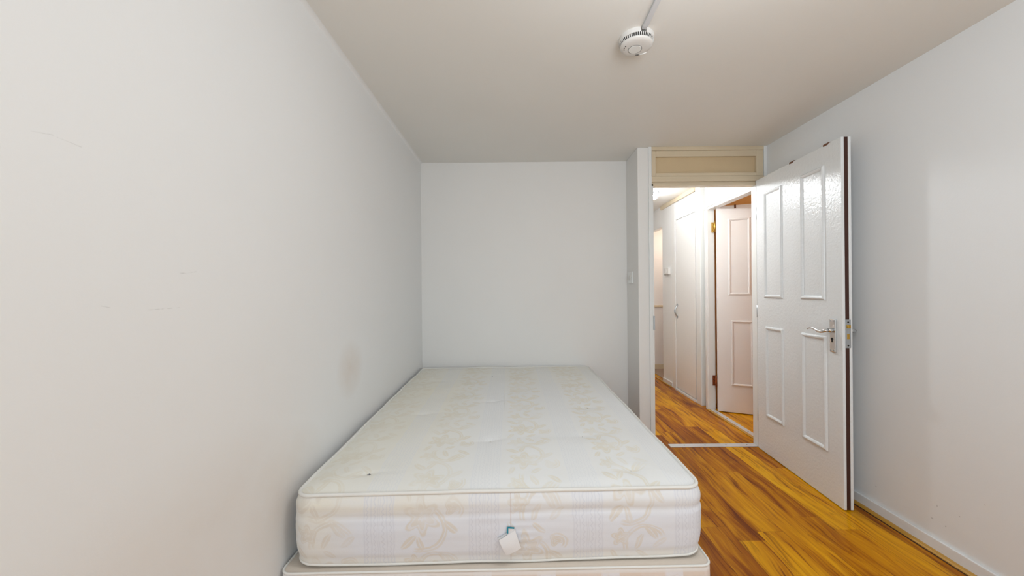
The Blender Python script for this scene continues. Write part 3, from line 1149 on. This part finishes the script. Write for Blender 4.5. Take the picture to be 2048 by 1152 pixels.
bm = bmesh.new()
rings = []
d = 0.0
ds = []
while d < HW - 0.004:
    ds.append(d)
    d += 0.004 if d < 0.03 else 0.0105
ds.append(HW - 0.002)
for d in ds:
    ring = [bm.verts.new((x, y, panelz(x, y, d))) for x, y in rrect(HW - d, d, ML - d, max(RC - d * 0.6, 0.001), per)] if d < HW - 0.06 else \
           [bm.verts.new((x, y, panelz(x, y, d))) for x, y in rrect(HW - d, d, ML - d, min(0.02, (HW - d) * 0.5), per)]
    rings.append(ring)
for a, b in zip(rings, rings[1:]):
    for k in range(len(a)):
        f = bm.faces.new((a[k], a[(k + 1) % len(a)], b[(k + 1) % len(a)], b[k]))
        f.smooth = True
f = bm.faces.new(rings[-1])
link('top_panel', bm, 'fabric_top', t)['label'] = 'tufted top panel woven with columns of flowers'

# piping round both edges
for which in ('top', 'bottom'):
    bm = bmesh.new()
    pts = []
    for x, y in rrect(HW + 0.002, -0.002, ML + 0.002, RC, per):
        wob = 0.0022 * noise.noise(Vector((x * 7, y * 7, 3.3 if which == 'top' else 8.8)))
        z = topz(x, y) + 0.001 + wob if which == 'top' else botz(x, y) + 0.004 + wob * 0.6
        pts.append((x, y, z))
    tube(bm, pts, 0.0062 if which == 'top' else 0.0052, 10, closed=True)
    link('piping', bm, 'piping', t, smooth=True)

# tuft ties
for i, (tx, ty) in enumerate(TUFTS):
    bm = bmesh.new()
    z = panelz(tx, ty, min(HW - abs(tx), ty))
    big = i == 0
    for k in range(4 if big else 2):
        a = k * 1.7 + i
        l_ = 0.007 if big else 0.004
        tube(bm, [(tx, ty, z - 0.001), (tx + l_ * 0.5 * math.cos(a), ty + l_ * 0.5 * math.sin(a), z + 0.004), (tx + l_ * math.cos(a), ty + l_ * math.sin(a), z + 0.0015)], 0.0016 if big else 0.0010, 6)
    link('tuft', bm, 'thread' if i < 4 else 'piping', t)


# labels sewn into the seam of the front border
def local(px_, pz_, y):
    """place of a point measured in the room's x and z on the front border"""
    dx_ = px_ + 0.067
    return (dx_, y, pz_ - MZ)


def sheet(name, corners, mat, parent, curl=0.004, thick=0.0006, n=10):
    bm = bmesh.new()
    A, B, C_, D = [Vector(c) for c in corners]
    gf, gb = [], []
    for i in range(n + 1):
        for j in range(n + 1):
            u, v = i / n, j / n
            p = A.lerp(B, u).lerp(D.lerp(C_, u), v)
            p.y -= curl * (math.sin(v * PI * 0.9) * 0.6 + 0.5 * math.sin(u * PI) * v)
            gf.append(bm.verts.new(p))
            gb.append(bm.verts.new(p + Vector((0, thick, 0))))
    idx = lambda i, j: i * (n + 1) + j
    for i in range(n):
        for j in range(n):
            for g, rev in ((gf, False), (gb, True)):
                q = [g[idx(i, j)], g[idx(i + 1, j)], g[idx(i + 1, j + 1)], g[idx(i, j + 1)]]
                bm.faces.new(q[::-1] if rev else q)
    rim = [(i, 0) for i in range(n)] + [(n, j) for j in range(n)] + [(i, n) for i in range(n, 0, -1)] + [(0, j) for j in range(n, 0, -1)]
    for a, b in zip(rim, rim[1:] + rim[:1]):
        bm.faces.new((gf[idx(*a)], gf[idx(*b)], gb[idx(*b)], gb[idx(*a)]))
    return link(name, bm, mat, parent)


YF = -0.0245
lb = sheet('care_label', [local(-0.074, 0.383, YF - 0.004), local(-0.021, 0.414, YF - 0.002), local(-0.002, 0.358, YF - 0.004), local(-0.051, 0.336, YF - 0.006)], 'paper', t, 0.006)
lb['label'] = 'white care label twisted at an angle'
sheet('under_layer', [local(-0.078, 0.386, YF + 0.002), local(-0.046, 0.405, YF + 0.002), local(-0.005, 0.352, YF + 0.001), local(-0.060, 0.352, YF + 0.001)], 'conduit', lb, 0.002)
bl = sheet('brand_label', [local(-0.046, 0.4245, YF), local(-0.0225, 0.4215, YF), local(-0.026, 0.385, YF), local(-0.046, 0.385, YF)], 'paper', t, 0.001)
bl['label'] = 'white label with teal border behind the care label'
bm = bmesh.new()
for a, b in (((-0.0455, 0.4235), (-0.0455, 0.404)), ((-0.0455, 0.4232), (-0.0235, 0.4208))):
    p, q = Vector(local(a[0], a[1], YF - 0.0022)), Vector(local(b[0], b[1], YF - 0.0022))
    dv = (q - p).normalized()
    sd = Vector((dv.z, 0, -dv.x)) * 0.0026
    c4 = [p - sd, p + sd, q + sd, q - sd]
    v4 = [bm.verts.new(c) for c in c4]
    v5 = [bm.verts.new(c + Vector((0, 0.0006, 0))) for c in c4]
    bm.faces.new(v4)
    bm.faces.new(v5[::-1])
    for k in range(4):
        bm.faces.new((v4[k], v4[(k + 1) % 4], v5[(k + 1) % 4], v5[k]))
link('label_border', bm, 'teal', bl)['label'] = 'teal printed border'
